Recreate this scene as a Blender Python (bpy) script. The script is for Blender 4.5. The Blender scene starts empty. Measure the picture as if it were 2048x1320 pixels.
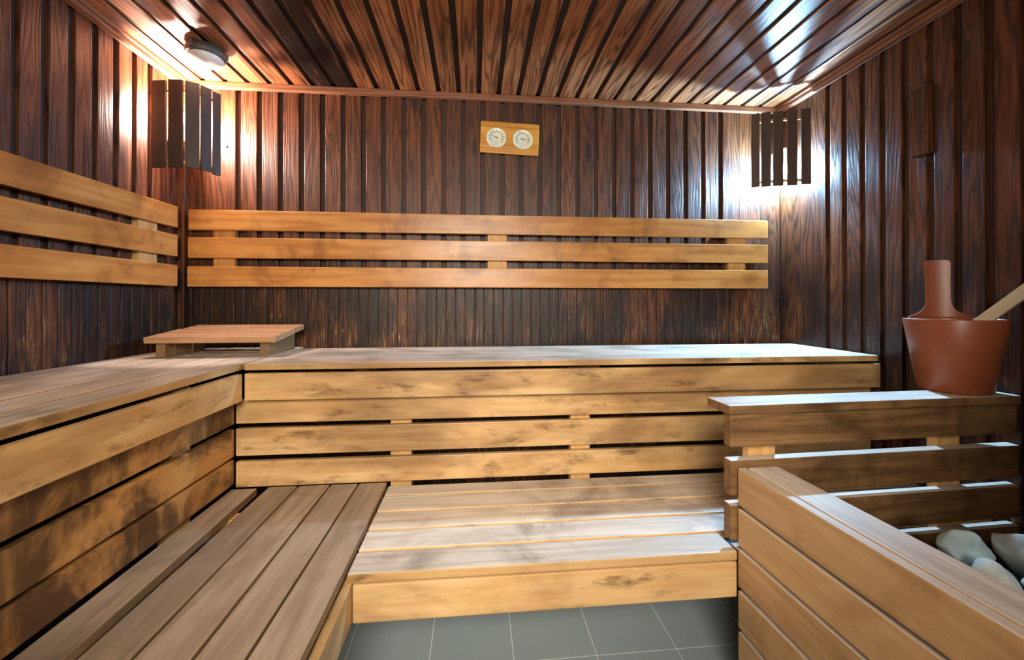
import bpy, bmesh, math, random
from mathutils import Vector, Matrix, noise as mnoise
random.seed(11)
S = bpy.context.scene
COL = S.collection
PI = math.pi

# ------------------------------------------------------------------ camera
F, YAW, PIT, CYP = 802.1, .0911, .0034, 600.47
cam = bpy.data.cameras.new('camera'); co = bpy.data.objects.new('camera', cam); COL.objects.link(co)
cam.sensor_width = 36; cam.lens = F / 2048 * 36; cam.shift_y = (CYP - 660) / 2048; cam.clip_start = .02
r_ = Vector((math.cos(YAW), -math.sin(YAW), 0))
f_ = Vector((math.sin(YAW) * math.cos(PIT), math.cos(YAW) * math.cos(PIT), math.sin(PIT)))
u_ = r_.cross(f_)
M = Matrix((r_, u_, -f_)).transposed().to_4x4(); M.translation = Vector((1.5083, -2.214, 1.1875))
co.matrix_world = M
S.camera = co

# ------------------------------------------------------------------ world, exposure, lights
W = bpy.data.worlds.new('world'); S.world = W; W.use_nodes = True
W.node_tree.nodes['Background'].inputs[0].default_value = (.9, .95, 1, 1)
W.node_tree.nodes['Background'].inputs[1].default_value = .5
S.view_settings.view_transform = 'Standard'; S.view_settings.look = 'None'
S.view_settings.exposure = 0.0; S.view_settings.gamma = 1; S.view_settings.use_curve_mapping = False

XR, YF_, ZC = 3.3, -2.78, 2.323          # right wall, front wall, ceiling
DOOR = (0.95, 2.05, 0.0, 2.1)             # opening of the glass door behind the camera

def area(name, loc, rot, sx, sy, power, col):
    l = bpy.data.lights.new(name, 'AREA'); l.shape = 'RECTANGLE'; l.size = sx; l.size_y = sy
    l.energy = power; l.color = col
    o = bpy.data.objects.new(name, l); COL.objects.link(o); o.location = loc; o.rotation_euler = rot
    return o
DOOR_W = 165
LAMP_L, COL_L = 4800, (1.0, .79, .69)
LAMP_R, COL_R = 11000, (.33, .65, 1.0)
# light of the bright hallway shining in through the glass door
area('hallway_light', ((DOOR[0] + DOOR[1]) / 2, YF_ - .55, 1.95), (PI / 2 - .42, 0, 0), 1.3, .9, DOOR_W, (1.0, .92, .78))

# ------------------------------------------------------------------ node helpers
def nd(nt, t, **k):
    n = nt.nodes.new(t)
    for a, b in k.items():
        if isinstance(a, str) and a.startswith('i_'): n.inputs[int(a[2:])].default_value = b
        else: setattr(n, a, b)
    return n
def mth(nt, op, a, b=None, clamp=False):
    n = nt.nodes.new('ShaderNodeMath'); n.operation = op; n.use_clamp = clamp
    for k, v in ((0, a), (1, b)):
        if v is None: continue
        if isinstance(v, (int, float)): n.inputs[k].default_value = v
        else: nt.links.new(v, n.inputs[k])
    return n.outputs[0]
def mixc(nt, fac, a, b, mode='MIX'):
    n = nt.nodes.new('ShaderNodeMix'); n.data_type = 'RGBA'; n.blend_type = mode; n.clamp_factor = True
    for k, v in ((0, fac), (6, a), (7, b)):
        if isinstance(v, (int, float)): n.inputs[k].default_value = v
        elif isinstance(v, tuple): n.inputs[k].default_value = (*v[:3], 1)
        else: nt.links.new(v, n.inputs[k])
    return n.outputs[2]
def ramp(nt, v, lo, hi):
    n = nt.nodes.new('ShaderNodeMapRange'); n.clamp = True; n.interpolation_type = 'SMOOTHSTEP'
    nt.links.new(v, n.inputs[0]); n.inputs[1].default_value = lo; n.inputs[2].default_value = hi
    return n.outputs[0]
def noise(nt, vec, scale, vs=(1, 1, 1), detail=3, rough=.5, dist=0, off=(0, 0, 0)):
    m = nt.nodes.new('ShaderNodeMapping'); nt.links.new(vec, m.inputs[0])
    m.inputs['Scale'].default_value = vs; m.inputs['Location'].default_value = off
    n = nt.nodes.new('ShaderNodeTexNoise'); nt.links.new(m.outputs[0], n.inputs['Vector'])
    n.inputs['Scale'].default_value = scale; n.inputs['Detail'].default_value = detail
    n.inputs['Roughness'].default_value = rough; n.inputs['Distortion'].default_value = dist
    return n.outputs[0]
def srgb(h):
    h = h.lstrip('#'); c = [int(h[i:i + 2], 16) / 255 for i in (0, 2, 4)]
    return tuple(x / 12.92 if x <= .04045 else ((x + .055) / 1.055) ** 2.4 for x in c)

MATS = {}
def wood(name, dark, mid, light, ring=.5, ringk=70, rough=.5, stain=None, stain_amt=0, stain_scale=3,
         stain_lo=.5, stain_hi=.7, knots=.0, var=.2, bump=.25, fine=.35, extra=None, spec=.5, streak=.5):
    m = bpy.data.materials.new(name); m.use_nodes = True; nt = m.node_tree
    b = nt.nodes['Principled BSDF']
    at = nd(nt, 'ShaderNodeAttribute', attribute_name='gc').outputs['Vector']
    bs = nd(nt, 'ShaderNodeAttribute', attribute_name='bs').outputs['Fac']
    pos = nd(nt, 'ShaderNodeNewGeometry').outputs['Position']
    low = noise(nt, at, 1, (.55, 7, 7), 3, .5, .25)
    rg = mth(nt, 'SINE', mth(nt, 'MULTIPLY', low, ringk)); rg = mth(nt, 'ADD', mth(nt, 'MULTIPLY', rg, .5), .5)
    rg = mth(nt, 'POWER', rg, 2.2)
    st = noise(nt, at, 1, (1.4, 34, 34), 4, .6)
    fi = noise(nt, at, 1, (9, 330, 330), 3, .6)
    mott = noise(nt, at, 1, (3.2, 11, 11), 4, .6, .6, (7, 3, 1))
    v = mth(nt, 'MULTIPLY', ramp(nt, st, .3, .7), streak)
    v = mth(nt, 'ADD', v, mth(nt, 'MULTIPLY', ramp(nt, mott, .3, .7), 1 - streak))
    c = mixc(nt, ramp(nt, v, 0, 1), mid, light)
    c = mixc(nt, mth(nt, 'MULTIPLY', rg, ring), c, dark)
    c = mixc(nt, mth(nt, 'MULTIPLY', ramp(nt, fi, .48, .75), fine), c, dark)
    h = mth(nt, 'ADD', mth(nt, 'MULTIPLY', fi, .6), mth(nt, 'MULTIPLY', rg, -.35))
    if knots:
        mp = nt.nodes.new('ShaderNodeMapping'); nt.links.new(at, mp.inputs[0]); mp.inputs['Scale'].default_value = (2.6, 8.5, 8.5)
        vo = nd(nt, 'ShaderNodeTexVoronoi'); nt.links.new(mp.outputs[0], vo.inputs['Vector']); vo.inputs['Scale'].default_value = 1
        kn = mth(nt, 'SUBTRACT', 1, ramp(nt, vo.outputs['Distance'], .06, .2))
        c = mixc(nt, mth(nt, 'MULTIPLY', kn, knots), c, tuple(x * .25 for x in dark))
    if stain:
        sn = noise(nt, pos, stain_scale, (1, 1, 1), 5, .62, .5)
        c = mixc(nt, mth(nt, 'MULTIPLY', ramp(nt, sn, stain_lo, stain_hi), stain_amt), c, stain)
    if extra: c = extra(nt, c, at, pos, st, fi)
    br = mth(nt, 'ADD', mth(nt, 'MULTIPLY', bs, 2 * var), 1 - var)
    hv = nd(nt, 'ShaderNodeHueSaturation'); nt.links.new(c, hv.inputs['Color']); nt.links.new(br, hv.inputs['Value'])
    nt.links.new(hv.outputs[0], b.inputs['Base Color'])
    nt.links.new(mth(nt, 'ADD', mth(nt, 'MULTIPLY', st, .25), rough - .12, True), b.inputs['Roughness'])
    b.inputs['Specular IOR Level'].default_value = spec
    bp = nd(nt, 'ShaderNodeBump'); nt.links.new(h, bp.inputs['Height'])
    bp.inputs['Strength'].default_value = bump; bp.inputs['Distance'].default_value = .002
    nt.links.new(bp.outputs[0], b.inputs['Normal'])
    MATS[name] = m; return m

def plain(name, col, rough=.5, metal=0, emit=0, ecol=None, nscale=0, namt=.2, bump=0, trans=0):
    m = bpy.data.materials.new(name); m.use_nodes = True; nt = m.node_tree; b = nt.nodes['Principled BSDF']
    b.inputs['Base Color'].default_value = (*col, 1); b.inputs['Roughness'].default_value = rough
    b.inputs['Metallic'].default_value = metal
    if trans: b.inputs['Transmission Weight'].default_value = trans
    if emit:
        b.inputs['Emission Color'].default_value = (*(ecol or col), 1); b.inputs['Emission Strength'].default_value = emit
    if nscale:
        tc = nd(nt, 'ShaderNodeTexCoord').outputs['Object']
        n = noise(nt, tc, nscale, (1, 1, 1), 6, .6)
        c = mixc(nt, ramp(nt, n, .35, .65), tuple(x * (1 - namt) for x in col), tuple(min(1, x * (1 + namt)) for x in col))
        nt.links.new(c, b.inputs['Base Color'])
        if bump:
            bp = nd(nt, 'ShaderNodeBump'); nt.links.new(n, bp.inputs['Height']); bp.inputs['Strength'].default_value = bump
            bp.inputs['Distance'].default_value = .01; nt.links.new(bp.outputs[0], b.inputs['Normal'])
    MATS[name] = m; return m

# worn, pale speckles low on the cladding where people lean and water splashes
def wall_wear_shade(nt, c, at, pos, st, fi):
    sx = nd(nt, 'ShaderNodeSeparateXYZ'); nt.links.new(pos, sx.inputs[0])
    zm = mth(nt, 'SUBTRACT', 1, ramp(nt, sx.outputs[2], .98, 1.32))
    n = noise(nt, at, 1, (11, 95, 95), 4, .7); n2 = noise(nt, pos, 5.5, (1, 1, 1), 3, .6)
    k = mth(nt, 'MULTIPLY', mth(nt, 'MULTIPLY', ramp(nt, n, .52, .66), ramp(nt, n2, .38, .6)), zm)
    c = mixc(nt, mth(nt, 'MULTIPLY', k, .8), c, srgb('#b08a58'))
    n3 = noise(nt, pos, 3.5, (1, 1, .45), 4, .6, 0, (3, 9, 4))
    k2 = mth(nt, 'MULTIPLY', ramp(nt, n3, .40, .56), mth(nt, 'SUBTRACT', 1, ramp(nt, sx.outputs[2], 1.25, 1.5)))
    return mixc(nt, mth(nt, 'MULTIPLY', k2, .8), c, srgb('#140b08'))  # dark stain below the backrest, deepened with its shade put into the colour
# long band of soot in the ceiling boards
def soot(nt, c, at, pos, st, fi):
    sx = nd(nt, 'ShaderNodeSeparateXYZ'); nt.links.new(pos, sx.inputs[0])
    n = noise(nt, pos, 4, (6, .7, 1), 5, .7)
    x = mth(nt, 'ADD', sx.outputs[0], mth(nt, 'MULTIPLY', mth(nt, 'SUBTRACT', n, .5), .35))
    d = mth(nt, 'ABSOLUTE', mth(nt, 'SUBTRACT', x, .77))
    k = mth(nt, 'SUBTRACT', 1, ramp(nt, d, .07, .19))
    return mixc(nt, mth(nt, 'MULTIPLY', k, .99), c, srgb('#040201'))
# water marks running down the riser slats of the left bench
def runs(nt, c, at, pos, st, fi):
    n = noise(nt, pos, 3.2, (1, 1, .8), 5, .66, .8)
    n2 = noise(nt, pos, 14, (1, 1, .2), 3, .6)
    k = mth(nt, 'MULTIPLY', ramp(nt, n, .39, .55), ramp(nt, n2, .25, .55))
    return mixc(nt, mth(nt, 'MULTIPLY', k, .85), c, srgb('#2e1a0c'))

def brown_patches(nt, c, at, pos, st, fi):  # browner patches and finer dark marks scattered over the boards
    n = noise(nt, pos, 1.25, (1, 1, 2.6), 4, .6, .3, (4, 2, 8)); n2 = noise(nt, at, 1, (2.5, 40, 40), 4, .65)
    k = mth(nt, 'MULTIPLY', ramp(nt, n, .42, .62), mth(nt, 'ADD', mth(nt, 'MULTIPLY', n2, 1.1), .2))
    c = mixc(nt, mth(nt, 'MULTIPLY', k, .85), c, srgb('#77502c'))
    n3 = noise(nt, pos, 6, (1, 1, 2.6), 5, .7, .15)
    return mixc(nt, mth(nt, 'MULTIPLY', mth(nt, 'MULTIPLY', ramp(nt, n3, .52, .70), ramp(nt, n2, .3, .6)), .75), c, srgb('#5a3a1e'))
wood('wall_cladding', srgb('#1e0a04'), srgb('#4c240f'), srgb('#6c3d1c'), ring=.75, ringk=120, rough=.44, knots=.8, spec=.45, var=.22,
     bump=.7, fine=.6, extra=wall_wear_shade, streak=.7)
wood('channel_shade_wood', srgb('#150804'), srgb('#32180b'), srgb('#442512'), ring=.4, rough=.6, var=.1, bump=.3)  # same wood as the cladding, darkened: the channels' shadow is put into the colour
wood('channel_cladding', srgb('#0c0503'), srgb('#1d0e08'), srgb('#2a150c'), ring=.4, rough=.6, var=.1, bump=.3)
wood('ceiling_cladding', srgb('#3a190b'), srgb('#8f5330'), srgb('#ad7044'), ring=.75, ringk=110, rough=.42, spec=.4, knots=.45, var=.2,
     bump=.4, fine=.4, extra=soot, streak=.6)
wood('trim_wood', srgb('#33170d'), srgb('#7c4a2e'), srgb('#94603e'), ring=.4, rough=.5, var=.05)
wood('fascia_wood', srgb('#996a38'), srgb('#c79a62'), srgb('#dab37e'), ring=.22, ringk=34, rough=.45, var=.1, bump=.12, fine=.22,
     extra=brown_patches, streak=.35)
wood('riser_wood', srgb('#7c4d24'), srgb('#bf8447'), srgb('#cf9a5c'), ring=.3, ringk=34, rough=.5, var=.1, bump=.15, fine=.25,
     extra=runs, streak=.35)
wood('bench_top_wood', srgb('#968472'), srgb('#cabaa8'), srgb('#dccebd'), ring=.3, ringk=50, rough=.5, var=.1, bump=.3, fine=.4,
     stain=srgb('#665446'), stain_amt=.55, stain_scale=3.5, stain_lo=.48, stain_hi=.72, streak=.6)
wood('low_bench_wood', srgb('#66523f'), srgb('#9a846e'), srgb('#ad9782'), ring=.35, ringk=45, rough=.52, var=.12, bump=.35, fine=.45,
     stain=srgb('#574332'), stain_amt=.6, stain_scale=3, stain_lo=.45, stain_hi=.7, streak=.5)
wood('low_edge_wood', srgb('#4c3320'), srgb('#80603f'), srgb('#95744f'), ring=.3, ringk=40, rough=.5, var=.1, bump=.3, fine=.4)
wood('backrest_wood', srgb('#8a4f1c'), srgb('#b9793a'), srgb('#cf9350'), ring=.35, ringk=40, rough=.36, var=.08, bump=.12, fine=.2,
     stain=srgb('#7a4620'), stain_amt=.7, stain_scale=5, stain_lo=.48, stain_hi=.72, streak=.35)
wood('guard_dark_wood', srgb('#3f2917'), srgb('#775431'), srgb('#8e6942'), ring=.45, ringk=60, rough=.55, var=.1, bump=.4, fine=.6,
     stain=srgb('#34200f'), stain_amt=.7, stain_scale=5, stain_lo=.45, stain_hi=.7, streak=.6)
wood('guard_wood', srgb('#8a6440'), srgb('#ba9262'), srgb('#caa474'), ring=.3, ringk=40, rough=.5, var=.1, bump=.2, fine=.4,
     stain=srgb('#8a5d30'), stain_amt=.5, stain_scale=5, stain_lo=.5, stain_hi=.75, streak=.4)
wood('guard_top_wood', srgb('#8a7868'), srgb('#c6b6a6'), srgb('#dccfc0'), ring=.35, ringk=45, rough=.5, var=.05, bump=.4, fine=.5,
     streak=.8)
wood('support_wood', srgb('#a8743c'), srgb('#cf9c5e'), srgb('#dcae74'), ring=.3, ringk=60, rough=.6, var=.08, bump=.2)
wood('shade_wood', srgb('#251812'), srgb('#3b2a22'), srgb('#483429'), ring=.2, rough=.6, var=.1, bump=.1)
wood('step_wood', srgb('#7c5534'), srgb('#ad8058'), srgb('#c1986e'), ring=.3, ringk=50, rough=.5, var=.08, bump=.2, fine=.3)
wood('gauge_wood', srgb('#9c5c14'), srgb('#c98a2c'), srgb('#d99e40'), ring=.35, ringk=30, rough=.4, var=.02, bump=.1)
wood('ladle_wood', srgb('#a39274'), srgb('#cdbfa0'), srgb('#dccfb4'), ring=.3, ringk=30, rough=.5, var=.02, bump=.1)
plain('bucket_plastic', srgb('#8c4a2c'), .38, nscale=14, namt=.06)
plain('dial_white', srgb('#dcdcc6'), .3); plain('dial_ink', srgb('#30312c'), .5); plain('dial_grey', srgb('#9aa597'), .5)
plain('steel', srgb('#8d8f92'), .3, 1); plain('dark_plastic', srgb('#564c46'), .5); plain('black_metal', srgb('#26262a'), .45, .6)
plain('stone_pale', srgb('#c9cdc4'), .85, nscale=9, namt=.22, bump=.6); plain('stone_grey', srgb('#9ba09c'), .85, nscale=12, namt=.3, bump=.6)
plain('stone_blue', srgb('#a9bfc2'), .85, nscale=10, namt=.22, bump=.5)
plain('lamp_glass', srgb('#e8ddd2'), .35, nscale=0)
plain('bulb_glow_warm', (1, 1, 1), .5, emit=LAMP_L, ecol=COL_L); plain('bulb_glow_cool', (1, 1, 1), .5, emit=LAMP_R, ecol=COL_R)
plain('ceramic', srgb('#d8cdbf'), .5)

def tile_mat():
    m = bpy.data.materials.new('floor_tile'); m.use_nodes = True; nt = m.node_tree; b = nt.nodes['Principled BSDF']
    pos = nd(nt, 'ShaderNodeNewGeometry').outputs['Position']
    sx = nd(nt, 'ShaderNodeSeparateXYZ'); nt.links.new(pos, sx.inputs[0])
    def line(v, o, p):
        a = mth(nt, 'DIVIDE', mth(nt, 'SUBTRACT', v, o), p); a = mth(nt, 'SUBTRACT', mth(nt, 'FRACT', mth(nt, 'ADD', a, .5)), .5)
        return mth(nt, 'LESS_THAN', mth(nt, 'MULTIPLY', mth(nt, 'ABSOLUTE', a), p), .0014)
    g = mth(nt, 'MAXIMUM', line(sx.outputs[0], 1.078, .279), line(sx.outputs[1], -.673, .2225))
    n = noise(nt, pos, 260, (1, 1, 1), 2, .5); n2 = noise(nt, pos, 4, (1, 1, 1), 3, .5)
    c = mixc(nt, n, srgb('#8c999e'), srgb('#adbbbf')); c = mixc(nt, mth(nt, 'MULTIPLY', n2, .4), c, srgb('#8d9b9b'))
    c = mixc(nt, g, c, srgb('#e6e6e0')); nt.links.new(c, b.inputs['Base Color'])
    b.inputs['Roughness'].default_value = .3
    bp = nd(nt, 'ShaderNodeBump'); nt.links.new(mth(nt, 'SUBTRACT', mth(nt, 'MULTIPLY', n, .1), g), bp.inputs['Height'])
    bp.inputs['Strength'].default_value = .3; bp.inputs['Distance'].default_value = .002; nt.links.new(bp.outputs[0], b.inputs['Normal'])
    MATS['floor_tile'] = m
tile_mat()
def glass_mat():
    m = bpy.data.materials.new('door_glass'); m.use_nodes = True; nt = m.node_tree
    out = nt.nodes['Material Output']; nt.nodes.remove(nt.nodes['Principled BSDF'])
    t = nd(nt, 'ShaderNodeBsdfTransparent'); g = nd(nt, 'ShaderNodeBsdfGlossy'); g.inputs['Roughness'].default_value = .02
    fr = nd(nt, 'ShaderNodeFresnel'); fr.inputs[0].default_value = 1.45; mx = nd(nt, 'ShaderNodeMixShader')
    nt.links.new(fr.outputs[0], mx.inputs[0]); nt.links.new(t.outputs[0], mx.inputs[1]); nt.links.new(g.outputs[0], mx.inputs[2])
    nt.links.new(mx.outputs[0], out.inputs[0]); MATS['door_glass'] = m
glass_mat()

# ------------------------------------------------------------------ mesh builder
class MB:
    """collects shapes and links them as one mesh object"""
    def __init__(s): s.v = []; s.f = []; s.gc = []; s.bs = []; s.mi = []; s.sm = []
    def add(s, verts, faces, gc=None, bs=None, mi=0, smooth=False, mil=None):
        o = len(s.v); s.v += [tuple(p) for p in verts]
        s.gc += [tuple(g) for g in (gc or verts)]; bsv = random.random() if bs is None else bs
        s.bs += [bsv] * len(verts)
        for k, f in enumerate(faces): s.f.append(tuple(i + o for i in f)); s.mi.append(mil[k] if mil else mi); s.sm.append(smooth)
    def board(s, lo, hi, ax=0, bev=.003, M=None, mi=0, seg=2, bs=None, quad=None, off=None, top=None):
        """bevelled board between lo and hi, grain along axis ax; quad: fn(local)->point to warp"""
        lo, hi = Vector(lo), Vector(hi); c = (lo + hi) / 2; d = hi - lo
        bm = bmesh.new(); bmesh.ops.create_cube(bm, size=1)
        for v in bm.verts: v.co = Vector((v.co.x * d.x, v.co.y * d.y, v.co.z * d.z))
        if bev: bmesh.ops.bevel(bm, geom=list(bm.edges), offset=min(bev, min(d) * .45), segments=seg, affect='EDGES', profile=.6)
        bm.verts.index_update(); O = off or Vector((random.uniform(-40, 40), random.uniform(-9, 9), random.uniform(-9, 9)))
        order = {0: (0, 1, 2), 1: (1, 0, 2), 2: (2, 0, 1)}[ax]
        vs, gs = [], []
        for v in bm.verts:
            p = v.co
            gs.append((p[order[0]] + O.x, p[order[1]] + O.y, p[order[2]] + O.z))
            q = p + c
            if quad: q = quad(q)
            if M: q = M @ q
            vs.append(q)
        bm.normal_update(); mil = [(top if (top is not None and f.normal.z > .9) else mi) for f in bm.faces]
        s.add(vs, [[v.index for v in f.verts] for f in bm.faces], gs, bs, mi, mil=mil); bm.free()
        return s
    def tube(s, a, b, r0, r1=None, n=20, cap=True, mi=0, smooth=True):
        a, b = Vector(a), Vector(b); r1 = r0 if r1 is None else r1; z = (b - a).normalized()
        x = z.orthogonal().normalized(); y = z.cross(x)
        vs = []
        for p, r in ((a, r0), (b, r1)):
            vs += [p + (x * math.cos(2 * PI * k / n) + y * math.sin(2 * PI * k / n)) * r for k in range(n)]
        s.add(vs, [(k, (k + 1) % n, n + (k + 1) % n, n + k) for k in range(n)], mi=mi, smooth=smooth)
        if cap:
            s.add(vs[:n], [tuple(reversed(range(n)))], mi=mi); s.add(vs[n:], [tuple(range(n))], mi=mi)
        return s
    def lathe(s, prof, c=(0, 0, 0), n=48, mi=0, M=None, sx=1, sy=1, closed=False):
        c = Vector(c); vs = []
        for (r, z) in prof:
            vs += [Vector((r * sx * math.cos(2 * PI * k / n), r * sy * math.sin(2 * PI * k / n), z)) for k in range(n)]
        vs = [(M @ p if M else p) + c for p in vs]; m = len(prof); fs = []
        for j in range(m - 1 + closed):
            a, b = j * n, ((j + 1) % m) * n
            fs += [(a + k, a + (k + 1) % n, b + (k + 1) % n, b + k) for k in range(n)]
        if not closed:
            fs.append(tuple(reversed(range(n)))); fs.append(tuple(range((m - 1) * n, m * n)))
        s.add(vs, fs, mi=mi, smooth=True); return s
    def build(s, name, mats, parent=None, loc=None):
        me = bpy.data.meshes.new(name); org = Vector(loc) if loc is not None else Vector((0, 0, 0))
        me.from_pydata([Vector(p) - org for p in s.v], [], s.f); me.update()
        a = me.attributes.new('gc', 'FLOAT_VECTOR', 'POINT'); a.data.foreach_set('vector', [x for g in s.gc for x in g])
        a = me.attributes.new('bs', 'FLOAT', 'POINT'); a.data.foreach_set('value', s.bs)
        for m in ([mats] if isinstance(mats, str) else mats): me.materials.append(MATS[m])
        me.polygons.foreach_set('material_index', s.mi); me.polygons.foreach_set('use_smooth', s.sm)
        bm = bmesh.new(); bm.from_mesh(me); bmesh.ops.recalc_face_normals(bm, faces=bm.faces); bm.to_mesh(me); bm.free()
        o = bpy.data.objects.new(name, me); COL.objects.link(o)
        if parent: o.parent = parent; o.location = org - (parent.location if parent else Vector()) if True else org
        else: o.location = org
        return o
def empty(name, loc, label, cat, group=None):
    o = bpy.data.objects.new(name, None); COL.objects.link(o); o.location = loc; o.empty_display_size = .05
    o['label'] = label; o['category'] = cat
    if group: o['group'] = group
    return o
def part(mb, name, mat, root):
    """mesh given in world coordinates, parented so that it stays in place"""
    me_o = mb.build(name, mat); me_o.parent = root
    rl = root.location.copy(); p = root.parent
    while p: rl += p.location; p = p.parent
    me_o.location = -rl; return me_o
def struct(mb, name, mat):
    o = mb.build(name, mat); o['kind'] = 'structure'; return o
def tag(o, label, cat, group=None):
    o['label'] = label; o['category'] = cat
    if group: o['group'] = group

# ------------------------------------------------------------------ room shell
CH = .026; DP = .016; TH = .02
def clad(edges, axis, plane, zlo, zhi, inward, runaxis_rng, mb=None, CH=CH, DP=DP):
    """boards between successive channel positions; axis: 0 wall runs along x, 1 along y; board front on 'plane'"""
    mb = mb or MB(); lo_, hi_ = runaxis_rng
    es = sorted(e for e in edges if lo_ < e < hi_); segs = []; cur = lo_
    for e in es: segs.append((cur, e - CH)); cur = e
    segs.append((cur, hi_))
    for a, b in segs:
        if b - a < .005: continue
        j = -inward * random.uniform(0, .002)
        p0, p1 = sorted((plane + j * 1, plane - inward * TH))
        lo = (a, p0, zlo) if axis == 0 else (p0, a, zlo); hi = (b, p1, zhi) if axis == 0 else (p1, b, zhi)
        mb.board(lo, hi, 2, .0035)
    p0, p1 = sorted((plane - inward * DP, plane - inward * .07))
    for k, (a, b) in enumerate([(e - CH - .01, e + .01) for e in es]):
        lo = (a, p0, zlo) if axis == 0 else (p0, a, zlo); hi = (b, p1, zhi) if axis == 0 else (p1, b, zhi)
        mb.board(lo, hi, 2, 0, mi=1)
    p0, p1 = sorted((plane - inward * .0205, plane - inward * .08))
    lo_ -= .08; hi_ += .08
    lo = (lo_, p0, zlo) if axis == 0 else (p0, lo_, zlo); hi = (hi_, p1, zhi + .01) if axis == 0 else (p1, hi_, zhi + .01)
    mb.board(lo, hi, 2, 0, mi=1); return mb
WM = ['wall_cladding', 'channel_shade_wood']
eb = [.286 + .1063 * k for k in range(0, 27)]
ZT = 1.31     # below this height the boards sit tightly side by side
mb = clad([e for e in eb if e < 3.03], 0, 0, ZT, ZC, -1, (0, 3.045))
mb.board((3.046, 0, 0), (3.172, .02, ZC), 2, .002); mb.board((3.173, .001, 0), (XR, .02, ZC), 2, .002); mb.board((3.0, .0205, 0), (XR + .08, .08, ZC), 2, 0, mi=1)
struct(clad([.05 + .052 * k for k in range(58)], 0, 0, 0, ZT - .002, -1, (0, 3.045), mb, .0025, .006), 'wall_back', WM)
el = [-.19] + [-.276 - .0925 * k for k in range(0, 27)]
mb = clad(el, 1, 0, ZT, ZC, 1, (YF_, 0))
struct(clad([-.04 - .052 * k for k in range(52)], 1, 0, 0, ZT - .002, 1, (YF_, 0), mb, .0025, .006), 'wall_left', WM)
er = [-.309 - .0925 * k for k in range(0, 26)]
struct(clad(er, 1, XR, 0, ZC, -1, (YF_, 0)), 'wall_right', WM)
# front wall with the opening of the glass door
mb = MB()
for a, b, z0, z1 in ((-.08, DOOR[0], 0, ZC), (DOOR[1], XR + .08, 0, ZC), (DOOR[0], DOOR[1], DOOR[3], ZC)):
    x = a
    while x < b - .01:
        x2 = min(x + .106, b); mb.board((x, YF_ - .05, z0), (x2 - .004, YF_, z1), 2, .003); x = x2
struct(mb, 'wall_front', 'wall_cladding')
# ceiling boards run front to back
mb = MB(); ce = [.889 + .1085 * k for k in range(-8, 23)]; cur = 0
for e in ce + [XR + CH]:
    if e - CH > cur + .004: mb.board((cur, YF_, ZC), (min(e - CH, XR), 0, ZC + .018), 1, .003)
    if e < XR: mb.board((e - CH - .01, YF_, ZC + .010), (e + .01, 0, ZC + .03), 1, 0, mi=1)
    cur = e
mb.board((-.08, YF_ - .08, ZC + .0185), (XR + .08, .08, ZC + .08), 1, 0, mi=1)
struct(mb, 'ceiling', ['ceiling_cladding', 'channel_cladding'])
mb = MB(); mb.board((-.08, YF_ - .6, -.06), (XR + .08, .08, 0), 0, 0); struct(mb, 'floor', 'floor_tile')
# ceiling trims and corner posts
T = .033
mb = MB(); mb.board((T, -T * .8, ZC - T), (XR - T, 0, ZC), 0, .004); struct(mb, 'trim_1', 'trim_wood')
mb = MB(); mb.board((0, YF_, ZC - T), (T, 0, ZC), 1, .004); mb.board((T, YF_, ZC - .016), (T + .014, -.03, ZC), 1, .004); struct(mb, 'trim_2', 'trim_wood')
mb = MB(); mb.board((XR - T, YF_, ZC - T), (XR, 0, ZC), 1, .004); mb.board((XR - T - .014, YF_, ZC - .016), (XR - T, -.03, ZC), 1, .004); struct(mb, 'trim_3', 'trim_wood')
mb = MB(); mb.board((0, -.036, 0), (.036, 0, ZC - T), 2, .004); struct(mb, 'trim_4', 'wall_cladding')
# glass door behind the camera
rd = bpy.data.objects.new('door_1', None); COL.objects.link(rd); rd.location = (DOOR[0], YF_, 0); rd['kind'] = 'structure'
mb = MB(); w = .05
mb.board((DOOR[0], YF_ - .05, 0), (DOOR[0] + w, YF_, DOOR[3]), 2); mb.board((DOOR[1] - w, YF_ - .05, 0), (DOOR[1], YF_, DOOR[3]), 2)
mb.board((DOOR[0] + w, YF_ - .05, DOOR[3] - w), (DOOR[1] - w, YF_, DOOR[3]), 0); part(mb, 'door_frame', 'fascia_wood', rd)
mb = MB(); mb.board((DOOR[0] + w, YF_ - .03, .01), (DOOR[1] - w, YF_ - .022, DOOR[3] - w), 2, 0); pane = part(mb, 'door_pane', 'door_glass', rd)
mb = MB(); mb.board((DOOR[0] + .12, YF_ - .022, .95), (DOOR[0] + .16, YF_ + .04, 1.25), 2, .01)
h = part(mb, 'door_handle', 'fascia_wood', rd)

# ------------------------------------------------------------------ benches
ZU = .95; TU = .026
# upper bench along the back wall
ub = empty('upper_bench', (1.9, -.34, 0), 'long upper wooden bench running along the back wall under the back wall backrest', 'bench', 'upper benches')
ys = [-.08 - .1285 * k for k in range(5)]
for k in range(4):
    x0 = .632 if k else .66
    x1 = 3.296 - .004 * k
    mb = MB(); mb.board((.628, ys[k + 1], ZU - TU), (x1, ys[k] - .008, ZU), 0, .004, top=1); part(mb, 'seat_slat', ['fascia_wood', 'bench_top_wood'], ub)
mb = MB(); mb.board((.628, -.592, .8073), (3.297, -.566, .9114), 0, .004); part(mb, 'fascia_board', 'fascia_wood', ub)
for z0, z1 in ((.7075, .803), (.5806, .6879), (.4535 + .004, .5578)):
    mb = MB(); mb.board((.572, -.547, z0), (3.297, -.523, z1), 0, .004); part(mb, 'riser_slat', 'fascia_wood', ub)
for x in (1.16, 1.915, 3.2):
    mb = MB(); mb.board((x, -.519, 0), (x + .085, -.475, .9), 2, .003); part(mb, 'support_post', 'support_wood', ub)
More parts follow.
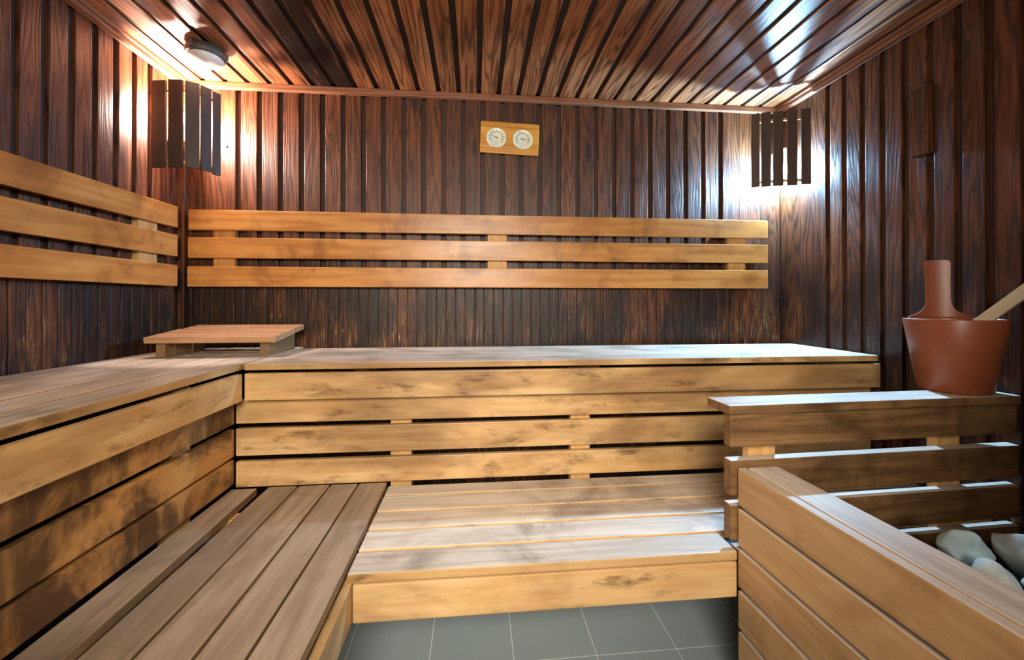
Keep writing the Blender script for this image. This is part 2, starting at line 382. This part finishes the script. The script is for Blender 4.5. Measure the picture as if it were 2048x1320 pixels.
for x in (1.0, 2.0, 3.21):
    mb = MB(); mb.board((x, -.47, ZU - TU - .05), (x + .06, -.09, ZU - TU - .0005), 1, .003); part(mb, 'seat_bearer', 'support_wood', ub)
# upper bench along the left wall
ul = empty('upper_bench', (.31, -1.4, 0), 'upper wooden bench along the left wall, carrying the low slatted headrest', 'bench', 'upper benches')
xs = [.003, .127, .252, .377, .501, .623]
for k in range(5):
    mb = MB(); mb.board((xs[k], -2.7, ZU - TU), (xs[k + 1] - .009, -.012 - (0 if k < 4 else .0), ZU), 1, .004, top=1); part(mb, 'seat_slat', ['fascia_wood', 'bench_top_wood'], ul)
mb = MB(); mb.board((.597, -2.7, .8073), (.623, -.5945, .9114), 1, .004); part(mb, 'fascia_board', 'fascia_wood', ul)
for z0, z1 in ((.7075, .803), (.5806, .6879), (.4735, .5690)):
    mb = MB(); mb.board((.545, -2.7, z0), (.569, -.5495, z1), 1, .004); part(mb, 'riser_slat', 'riser_wood', ul)
for y in (-.75, -1.55, -2.4):
    mb = MB(); mb.board((.498, y - .085, 0), (.541, y, .9), 2, .003); part(mb, 'support_post', 'support_wood', ul)
    mb = MB(); mb.board((.02, y - .085, ZU - TU - .05), (.497, y - .03, ZU - TU - .0005), 0, .003); part(mb, 'seat_bearer', 'support_wood', ul)
# lower bench along the left
ll = empty('lower_bench', (.86, -1.5, 0), 'dark lower bench along the left wall in front of the upper bench', 'bench', 'lower benches')
ZL2 = .4636
def skew(q):   # the rearmost slat is worn narrower towards its far end
    if q.x > .6: q = Vector((q.x - .034 * (1 - min(1, max(0, (-q.y - .58) / 1.1))) , q.y, q.z))
    return q
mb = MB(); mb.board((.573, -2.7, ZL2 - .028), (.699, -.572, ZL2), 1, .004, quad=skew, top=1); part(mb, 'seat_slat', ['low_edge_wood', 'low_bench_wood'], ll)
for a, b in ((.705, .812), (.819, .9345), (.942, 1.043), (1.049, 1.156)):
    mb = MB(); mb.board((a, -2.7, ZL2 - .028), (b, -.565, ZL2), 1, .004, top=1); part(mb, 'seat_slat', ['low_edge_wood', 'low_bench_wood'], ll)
mb = MB(); mb.board((1.15, -2.7, .312), (1.174, -1.0, .421), 1, .004); part(mb, 'fascia_board', 'fascia_wood', ll)
for y in (-.7, -1.6, -2.5):
    mb = MB(); mb.board((.58, y - .05, ZL2 - .09), (1.148, y, ZL2 - .0285), 0, .003); part(mb, 'seat_bearer', 'support_wood', ll)
    for x in (.6, .95):
        mb = MB(); mb.board((x, y - .05, 0), (x + .05, y, ZL2 - .091), 2, .003); part(mb, 'leg', 'support_wood', ll)
# lower bench along the back
lb = empty('lower_bench', (1.9, -.8, 0), 'paler lower bench along the back with worn splintered slat edges', 'bench', 'lower benches')
ZL = .4486; ye = [-.556, -.643, -.76, -.873, -.983, -1.09]
for k in range(5):
    x1 = 3.29 if k < 4 else 2.281
    mb = MB(); mb.board((1.162, ye[k + 1] + (.0 if k == 4 else .0), ZL - .027), (x1, ye[k] - .0095, ZL), 0, .0045, top=1); part(mb, 'seat_slat', ['fascia_wood', 'bench_top_wood'], lb)
mb = MB(); mb.board((1.176, -1.088, .312), (2.281, -1.062, .4165), 0, .004); part(mb, 'fascia_board', 'fascia_wood', lb)
for x in (1.25, 1.75, 2.17, 3.1):
    y0 = -1.058 if x < 2.2 else -.98
    mb = MB(); mb.board((x, y0, ZL - .085), (x + .05, -.56, ZL - .0275), 1, .003); part(mb, 'seat_bearer', 'support_wood', lb)
    for y in (-.62,):
        mb = MB(); mb.board((x, y, 0), (x + .05, y + .05, ZL - .0855), 2, .003); part(mb, 'leg', 'support_wood', lb)

# ------------------------------------------------------------------ backrests
RZ = ((1.5507, 1.6547), (1.4085, 1.5144), (1.2628, 1.3668))
bb = empty('backrest', (1.6, -.02, 1.26), 'long three-slat wooden backrest on the back wall', 'backrest', 'backrests')
for k, (z0, z1) in enumerate(RZ):
    mb = MB(); mb.board((.064 - .003 * k, -.049, z0), (3.187, -.027, z1), 0, .003); part(mb, 'backrest_slat', 'backrest_wood', bb)
for x in (.17, 1.575, 2.96):
    mb = MB(); mb.board((x, -.0265, 1.30), (x + .105, -.0005, 1.645), 2, .002); part(mb, 'backrest_support', 'support_wood' if x > 1 else 'backrest_wood', bb)
bl = empty('backrest', (.02, -1.4, 1.26), 'three-slat wooden backrest on the left wall', 'backrest', 'backrests')
for z0, z1 in RZ:
    mb = MB(); mb.board((.030, -2.6, z0), (.0524, -.103, z1), 1, .003); part(mb, 'backrest_slat', 'backrest_wood', bl)
for y in (-.20, -1.3, -2.3):
    mb = MB(); mb.board((.0005, y - .105, 1.30), (.0295, y, 1.645), 2, .002); part(mb, 'backrest_support', 'support_wood', bl)

# ------------------------------------------------------------------ slatted headrest in the corner
st = empty('headrest', (.39, -.24, ZU), 'low wedge-shaped slatted headrest standing in the left corner on the upper bench', 'headrest')
x0, x1, y0, y1, zf, zb = .125, .65, -.405, -.085, 1.037, 1.073
ang = math.atan2(zb - zf, y1 - y0)
def sl(y): return zf + (zb - zf) * (y - y0) / (y1 - y0)
for k in range(3):
    a = y0 + k * .109
    M_ = Matrix.Translation((0, a, sl(a))) @ Matrix.Rotation(ang, 4, 'X')
    mb = MB(); mb.board((x0 + .012 * (k == 2), 0, -.026), (x1 - .004 * k, .097, 0), 0, .003, M=M_); part(mb, 'headrest_slat', 'step_wood', st)
def wedge(q):
    t = (q.z - ZU) / .1
    return Vector((q.x, q.y, ZU + t * (sl(q.y) - .0275 - ZU)))
for x in (.15, .572):
    mb = MB(); mb.board((x, y0 + .035, ZU + .0005), (x + .036, y1 - .03, ZU + .1), 1, .002, quad=wedge); part(mb, 'headrest_foot', 'low_edge_wood', st)

# ------------------------------------------------------------------ heater guard
AR = .0358
MG = Matrix.Translation((2.265, -1.084, 0)) @ Matrix.Rotation(AR, 4, 'Z')
hg = empty('heater_guard', (2.6, -1.06, 0), 'slatted wooden guard rail around the heater with a flat top shelf', 'guard rail')
LG = 1.005   # up to the right wall
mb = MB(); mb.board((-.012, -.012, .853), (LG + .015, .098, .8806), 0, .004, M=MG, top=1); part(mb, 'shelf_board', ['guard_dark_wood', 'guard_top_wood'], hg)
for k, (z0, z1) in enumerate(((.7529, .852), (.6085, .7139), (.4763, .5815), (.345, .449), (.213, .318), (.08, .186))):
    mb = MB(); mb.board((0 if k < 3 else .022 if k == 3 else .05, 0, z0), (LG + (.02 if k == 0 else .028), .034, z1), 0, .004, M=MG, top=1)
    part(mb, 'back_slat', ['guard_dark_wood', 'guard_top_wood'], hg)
for x in (.085, .76):
    mb = MB(); mb.board((x, .0345, 0), (x + .09, .064, .8525), 2, .003, M=MG); part(mb, 'guard_post', 'support_wood', hg)
MS = Matrix.Translation((2.283, -1.088, 0)) @ Matrix.Rotation(-PI / 2 + .0394, 4, 'Z')   # local x runs towards the camera, local y to the right... 
for k, (z0, z1) in enumerate(((.5845, .6948), (.4655, .5735), (.3455, .4540), (.2235, .3320), (.1030, .2110))):
    mb = MB(); mb.board((0, 0, z0), (1.6, .026, z1), 0, .004, M=MS, top=1); part(mb, 'side_slat', ['guard_wood', 'guard_top_wood'], hg)
mb = MB(); mb.board((.003, .030, .668), (1.6, .127, .6948), 0, .005, M=MS, top=1); part(mb, 'side_cap', ['guard_wood', 'guard_top_wood'], hg)
for x in (.02, .8, 1.5):
    mb = MB(); mb.board((x, .0265, 0), (x + .06, .07, .667), 2, .003, M=MS); part(mb, 'guard_post', 'support_wood', hg)

# ------------------------------------------------------------------ heater with stones
HX0, HX1, HY0, HY1, HZ = 2.52, 3.08, -1.78, -1.22, .5
ht = empty('sauna_heater', ((HX0 + HX1) / 2, (HY0 + HY1) / 2, 0), 'dark metal sauna heater inside the guard rail, holding the stones', 'heater')
mb = MB(); t = .012
for lo, hi in (((HX0, HY0, .1), (HX1, HY0 + t, HZ)), ((HX0, HY1 - t, .1), (HX1, HY1, HZ)),
               ((HX0, HY0 + t, .1), (HX0 + t, HY1 - t, HZ)), ((HX1 - t, HY0 + t, .1), (HX1, HY1 - t, HZ)),
               ((HX0 + t, HY0 + t, .1), (HX1 - t, HY1 - t, .12))): mb.board(lo, hi, 0, .002)
part(mb, 'heater_body', 'black_metal', ht)
mb = MB()
for k in range(14):
    x = HX0 + .03 + k * .0385; mb.tube((x, HY0 + t, .44), (x, HY1 - t, .44), .004, n=8)
part(mb, 'stone_grate', 'steel', ht)
for x in (HX0 + .03, HX1 - .06):
    for y in (HY0 + .03, HY1 - .06):
        mb = MB(); mb.board((x, y, 0), (x + .03, y + .03, .0995), 2, .002); part(mb, 'leg', 'black_metal', ht)
def stone(loc, r, mat, seed, label, group='stones on the heater', sc=(1, 1, 1), rot=0):
    rnd = random.Random(seed); bm = bmesh.new(); bmesh.ops.create_icosphere(bm, subdivisions=4, radius=1)
    pl = [(Vector((rnd.uniform(-1, 1), rnd.uniform(-1, 1), rnd.uniform(-1, 1))).normalized(), rnd.uniform(.55, .86)) for _ in range(11)]
    for v in bm.verts:
        for n_, d in pl:
            k = v.co.dot(n_)
            if k > d: v.co -= n_ * (k - d) * .95
        v.co *= 1 + .03 * math.sin(v.co.x * 7 + seed) * math.cos(v.co.y * 6 - seed)
    for v in bm.verts: v.co *= 1 + .05 * mnoise.noise(v.co * 2.2 + Vector((seed, 0, 0))) + .03 * mnoise.noise(v.co * 6 + Vector((0, seed, 0)))
    Rm = Matrix.Rotation(rot, 3, 'Z')
    for v in bm.verts: v.co = Rm @ Vector((v.co.x * r * sc[0], v.co.y * r * sc[1], v.co.z * r * sc[2]))
    bmesh.ops.smooth_vert(bm, verts=bm.verts, factor=.3, use_axis_x=True, use_axis_y=True, use_axis_z=True)
    me = bpy.data.meshes.new('sauna_stone'); bm.to_mesh(me); bm.free(); me.materials.append(MATS[mat])
    for p in me.polygons: p.use_smooth = True
    o = bpy.data.objects.new('sauna_stone', me); COL.objects.link(o); o.location = loc; tag(o, label, 'stone', group); return o
STONES = [
    ((2.728, -1.322, .562), .052, 'stone_blue', 3, 'pale bluish faceted stone, the furthest left on the heater', (1.25, 1, 1.0)),
    ((2.662, -1.425, .566), .048, 'stone_pale', 5, 'cream white stone right beside the guard rail cap, in front of the bluish faceted one', (1.0, 1.05, .95)),
    ((2.862, -1.335, .565), .060, 'stone_grey', 8, 'large mottled grey stone at the back right of the heater', (1.2, 1, .95)),
    ((2.738, -1.468, .580), .044, 'stone_blue', 13, 'smooth blue grey stone with a dark underside at the right edge', (1.2, 1.1, .8)),
]
for l, r, m_, sd, lab, sc in STONES: stone(l, r, m_, sd, lab, sc=sc)
k = 0
for x in (2.6, 2.73, 2.87, 3.0):
    for y in (-1.7, -1.61, -1.5, -1.32):
        if (x < 2.9 and y > -1.55): continue
        k += 1
        stone((x + random.uniform(-.01, .01), y, .5), .043, ('stone_grey', 'stone_pale', 'stone_blue')[k % 3], 30 + k,
              'grey sauna stone hidden behind the guard rail cap or outside the frame', sc=(1.1, .95, .9), rot=k)
for k, (x, y) in enumerate(((2.6, -1.38), (2.72, -1.40), (2.6, -1.52), (2.70, -1.53), (2.86, -1.44), (2.84, -1.30), (2.73, -1.29))):
    stone((x, y, .480), .038, 'stone_grey', 60 + k, 'grey stone in the lower layer under the four visible stones', sc=(1.1, 1.1, .85), rot=k)

# ------------------------------------------------------------------ bucket and ladle
BC = Vector((3.155, -.972, .8812)); RB, RT, BH = .092, .128, .247
bk = empty('sauna_bucket', BC, 'terracotta plastic bucket with tall upright handle on the guard rail shelf', 'bucket')
mb = MB(); th = .004
mb.lathe([(.02, .0), (RB - .006, .0), (RB, .006), (RT, BH - .003), (RT - .001, BH), (RT - th, BH), (RT - th - .001, BH - .003), (RB - th, .008), (.02, .006)], BC, 72)
part(mb, 'bucket_body', 'bucket_plastic', bk)
mb = MB(); t0 = math.radians(55); N, V = 24, 40; vs = []; HH = .215
def hw(v):   # half width of the handle plate at height v above the rim
    w = .031 + .005 * v / HH + .085 * math.exp(-v / .016)
    e = HH - v
    if e < .012: w -= .012 - math.sqrt(max(0, .012 ** 2 - (.012 - e) ** 2))
    return w
for side in (0, 1):
    for j in range(V + 1):
        v = -.02 + (HH + .02) * j / V; ww = hw(max(v, 0))
        for i in range(N + 1):
            s = ww * (2 * i / N - 1); R = RT + .0005 - .0045 * side + (RT - RB) / BH * v * .4 + (.0 if v > 0 else 0)
            if v < 0: R = RB + (RT - RB) * (BH + v) / BH - .0045 * side - .0042
            a = t0 + s / R
            vs.append(BC + Vector((R * math.cos(a), R * math.sin(a), BH + v)))
n1 = (N + 1) * (V + 1); fs = []
for j in range(V):
    for i in range(N):
        a = j * (N + 1) + i; q = (a, a + 1, a + N + 2, a + N + 1); fs += [q, tuple(n1 + x for x in reversed(q))]
rim = [i for i in range(N + 1)] + [j * (N + 1) + N for j in range(1, V + 1)] + [V * (N + 1) + i for i in range(N - 1, -1, -1)] + [j * (N + 1) for j in range(V - 1, 0, -1)]
for a, b in zip(rim, rim[1:] + rim[:1]): fs.append((b, a, n1 + a, n1 + b))
mb.add(vs, fs, smooth=False); part(mb, 'bucket_handle', 'bucket_plastic', bk)
# ladle leaning in the bucket, its long handle leaving the frame to the right
ld = empty('ladle', (3.11, -.93, .9), 'pale wooden ladle handle sticking out of the terracotta bucket', 'ladle')
A = Vector((3.125, -.925, .955)); E_ = Vector((3.165, -1.05, 1.118))
B = Vector((3.246, -1.10, 1.226)); A = Vector((3.192, -.895, 1.000))
d = (B - A).normalized(); up = Vector((0, 0, 1)); sd = d.cross(up).normalized(); nn = sd.cross(d)
def lad(L0, L1, w, t, bev=.004):
    Mx = Matrix((d, sd, nn)).transposed().to_4x4(); Mx.translation = A
    mb = MB(); mb.board((L0, -w / 2, -t / 2), (L1, w / 2, t / 2), 0, bev, M=Mx); return mb
part(lad(0, .47, .017, .036), 'ladle_handle', 'ladle_wood', ld)
mb = MB(); mb.lathe([(.012, 0), (.030, .002), (.036, .012), (.038, .03), (.035, .03), (.033, .014), (.012, .006)], Vector((3.165, -.91, .965)), 24)
part(mb, 'ladle_cup', 'ladle_wood', ld)

# ------------------------------------------------------------------ thermometer and hygrometer
tm = empty('sauna_thermometer', (1.697, 0, 2.087), 'small wooden board with two round white gauges high on the back wall', 'gauge')
MT = Matrix.Translation((1.697, -.0015, 2.087)) @ Matrix.Rotation(.032, 4, 'Y')
mb = MB(); mb.board((-.161, -.022, -.058), (.161, 0, .058), 0, .006, M=MT)
mb.board((-.161, -.017, .052), (.161, 0, .087), 0, .006, M=MT); mb.board((-.161, -.017, -.087), (.161, 0, -.052), 0, .006, M=MT)
part(mb, 'gauge_board', 'gauge_wood', tm)
for cx, na, lab in ((-.074, 2.78, 'left gauge'), (.070, -.10, 'right gauge')):
    MD = MT @ Matrix.Translation((cx, -.022, -.006)) @ Matrix.Rotation(PI / 2, 4, 'X')
    mb = MB(); mb.lathe([(.004, .0), (.053, .0), (.054, .004), (.052, .007), (.049, .0055), (.004, .0055)], M=MD, n=48)
    dl = part(mb, 'dial', 'dial_white', tm); dl['label'] = lab
    mb = MB()
    for q in range(31):
        a = math.radians(-40 + 260 * q / 30); r0, r1 = (.034, .040) if q % 3 else (.034, .044)
        w = .0006 if q % 3 else .0011
        p, t_ = Vector((math.cos(a), math.sin(a), 0)), Vector((-math.sin(a), math.cos(a), 0))
        mb.add([MD @ (p * r0 - t_ * w + Vector((0, 0, .0062))), MD @ (p * r1 - t_ * w + Vector((0, 0, .0062))),
                MD @ (p * r1 + t_ * w + Vector((0, 0, .0062))), MD @ (p * r0 + t_ * w + Vector((0, 0, .0062)))], [(0, 1, 2, 3)])
    part(mb, 'dial_ticks', 'dial_ink', dl)
    mb = MB()
    for q in range(60):
        a, b = (math.radians(-40 + 260 * x / 60) for x in (q, q + 1))
        mb.add([MD @ Vector((r * math.cos(t_), r * math.sin(t_), .0060)) for r, t_ in ((.030, a), (.0335, a), (.0335, b), (.030, b))], [(0, 1, 2, 3)])
    part(mb, 'dial_band', 'dial_grey', dl)
    p = Vector((math.cos(na), math.sin(na), 0)); q_ = Vector((-p.y, p.x, 0)); z = Vector((0, 0, .0075))
    mb = MB(); mb.add([MD @ (x + z) for x in (-p * .012 - q_ * .0012, p * .038, -p * .012 + q_ * .0012)], [(0, 1, 2)])
    mb.add([MD @ (x + z * 1.2) for x in (-p * .012 - q_ * .0012, p * .038, -p * .012 + q_ * .0012)], [(0, 1, 2)])
    mb.tube(MD @ Vector((0, 0, .005)), MD @ Vector((0, 0, .0095)), .003, n=14)
    part(mb, 'pointer', 'dial_ink', dl)

# ------------------------------------------------------------------ corner lamps
def corner_lamp(cx, pts, wds, label, bulb, sock, mat, zt, zb):
    """pts: the five slat centres on their curved line, wds: half widths of the slats"""
    L = empty('corner_lamp', (pts[2][0], pts[2][1], zb), label, 'lamp', 'corner lamps')
    P = [Vector((x, y, 0)) for x, y in pts]; cen = Vector((cx, 0, 0)); tans = []
    for i in range(5):
        t = P[min(4, i + 1)] - P[max(0, i - 1)]
        if i == 4 and cx < 1: t = Vector((.03, .055, 0))
        if i == 0 and cx > 1: t = Vector((.03, -.03, 0))
        tans.append(t.normalized())
    for i in range(5):
        tv = tans[i]; nv = Vector((tv.y, -tv.x, 0))
        Mx = Matrix((tv, nv, Vector((0, 0, 1)))).transposed().to_4x4(); Mx.translation = P[i]
        mb = MB(); wd = wds[i]; mb.board((-wd, -.006, zb + random.uniform(-.002, .002)), (wd, .006, zt + random.uniform(-.002, .002)), 2, .002, M=Mx)
        part(mb, 'shade_slat', 'shade_wood', L)
    for z in (zb + .022, zt - .05):
        rows = []
        ext = [P[0] - tans[0] * wds[0] * .9] + P + [P[4] + tans[4] * wds[4] * .9]; tt = [tans[0]] + tans + [tans[4]]
        for off, zz in ((.013, z), (.013, z + .012), (.0065, z), (.0065, z + .012)):
            rows.append([p + Vector((-t.y, t.x, 0)) * off + Vector((0, 0, zz)) for p, t in zip(ext, tt)])
        vs = [p for r in rows for p in r]; m = 7; fs = []
        for a, b in ((0, 1), (1, 3), (3, 2), (2, 0)):
            for k in range(m - 1): fs.append((a * m + k, a * m + k + 1, b * m + k + 1, b * m + k))
        mb = MB(); mb.add(vs, fs); part(mb, 'shade_hoop', 'support_wood', L)
    sx, sy, bz = bulb; s_ = 1 if cx < 1 else -1; up = sock
    mb = MB(); xs_ = sorted((cx + s_ * .001, sx + s_ * .02))
    mb.board((xs_[0], sy - .02, bz + up * .115 - .008), (xs_[1], -.0375 if cx < 1 else -.001, bz + up * .115 + .008), 0, .003)
    mb.tube((sx, sy, bz + up * .108), (sx, sy, bz + up * .03), .016, .018); part(mb, 'lamp_socket', 'ceramic', L)
    mb = MB(); pr_ = []
    for k in range(13):
        t_ = PI * k / 12; pr_.append((max(.0015, .023 * math.sin(t_)), -.023 * math.cos(t_)))
    mb.lathe(pr_, (sx, sy, bz), 20); part(mb, 'bulb', mat, L)
corner_lamp(0, [(0.0718, -0.2481), (0.1515, -0.2618), (0.2151, -0.2501), (0.2487, -0.2128), (0.2629, -0.1599)], (.0330, .0300, .0260, .0215, .0185),
            'curved slatted wooden lamp in the left back corner, glowing warm white', (.082, -.110, 2.09), -1, 'bulb_glow_warm', 2.1944, 1.7985)
corner_lamp(XR, [(3.0368, -.150), (3.0812, -.172), (3.1348, -.192), (3.199, -.212), (3.2633, -.229)], (.0195, .0225, .0240, .0240, .0235),
            'curved slatted wooden lamp in the right back corner, glowing bluish white', (3.268, -.075, 1.938), 1, 'bulb_glow_cool', 2.215, 1.813)

# ------------------------------------------------------------------ ceiling lamp, wall block, screw
cl = empty('ceiling_lamp', (.3, -.30, ZC), 'small unlit round bulkhead lamp on the ceiling near the left corner', 'lamp')
C0 = (.302, -.298, ZC)
mb = MB(); mb.lathe([(.02, -.0005), (.066, -.0005), (.066, -.012), (.074, -.014), (.078, -.020), (.078, -.036), (.074, -.042), (.066, -.042), (.02, -.030)], C0, 48)
part(mb, 'lamp_ring', 'dark_plastic', cl)
for a in (20, 140, 260):
    a = math.radians(a); p = Vector(C0) + Vector((.077 * math.cos(a), .077 * math.sin(a), -.02))
    mb = MB(); mb.board(p - Vector((.006, .006, .014)), p + Vector((.006, .006, .012)), 0, .002); part(mb, 'clip', 'dark_plastic', cl)
mb = MB(); pr_ = []
for k in range(12):
    t_ = PI / 2 * k / 11; pr_.append((max(.002, .068 * math.cos(t_)), -.0425 - .034 * math.sin(t_)))
mb.lathe(pr_, C0, 56); gl = part(mb, 'lamp_glass', 'lamp_glass', cl)
mb = MB(); mb.board((XR - .042, -.812, 1.768), (XR - .001, -.75, 2.035), 2, .003)
o = mb.build('wooden_block', 'wall_cladding'); tag(o, 'dark wooden block fixed high on the right wall above the bucket', 'block')
mb = MB(); mb.tube((.212, 0, 2.0), (.212, -.004, 2.0), .0095, n=24); mb.tube((.212, -.0038, 2.0), (.212, -.007, 2.0), .005, .004, n=12)
o = mb.build('wall_screw', 'steel'); tag(o, 'round screw with washer in the back wall beside the left corner lamp', 'screw')
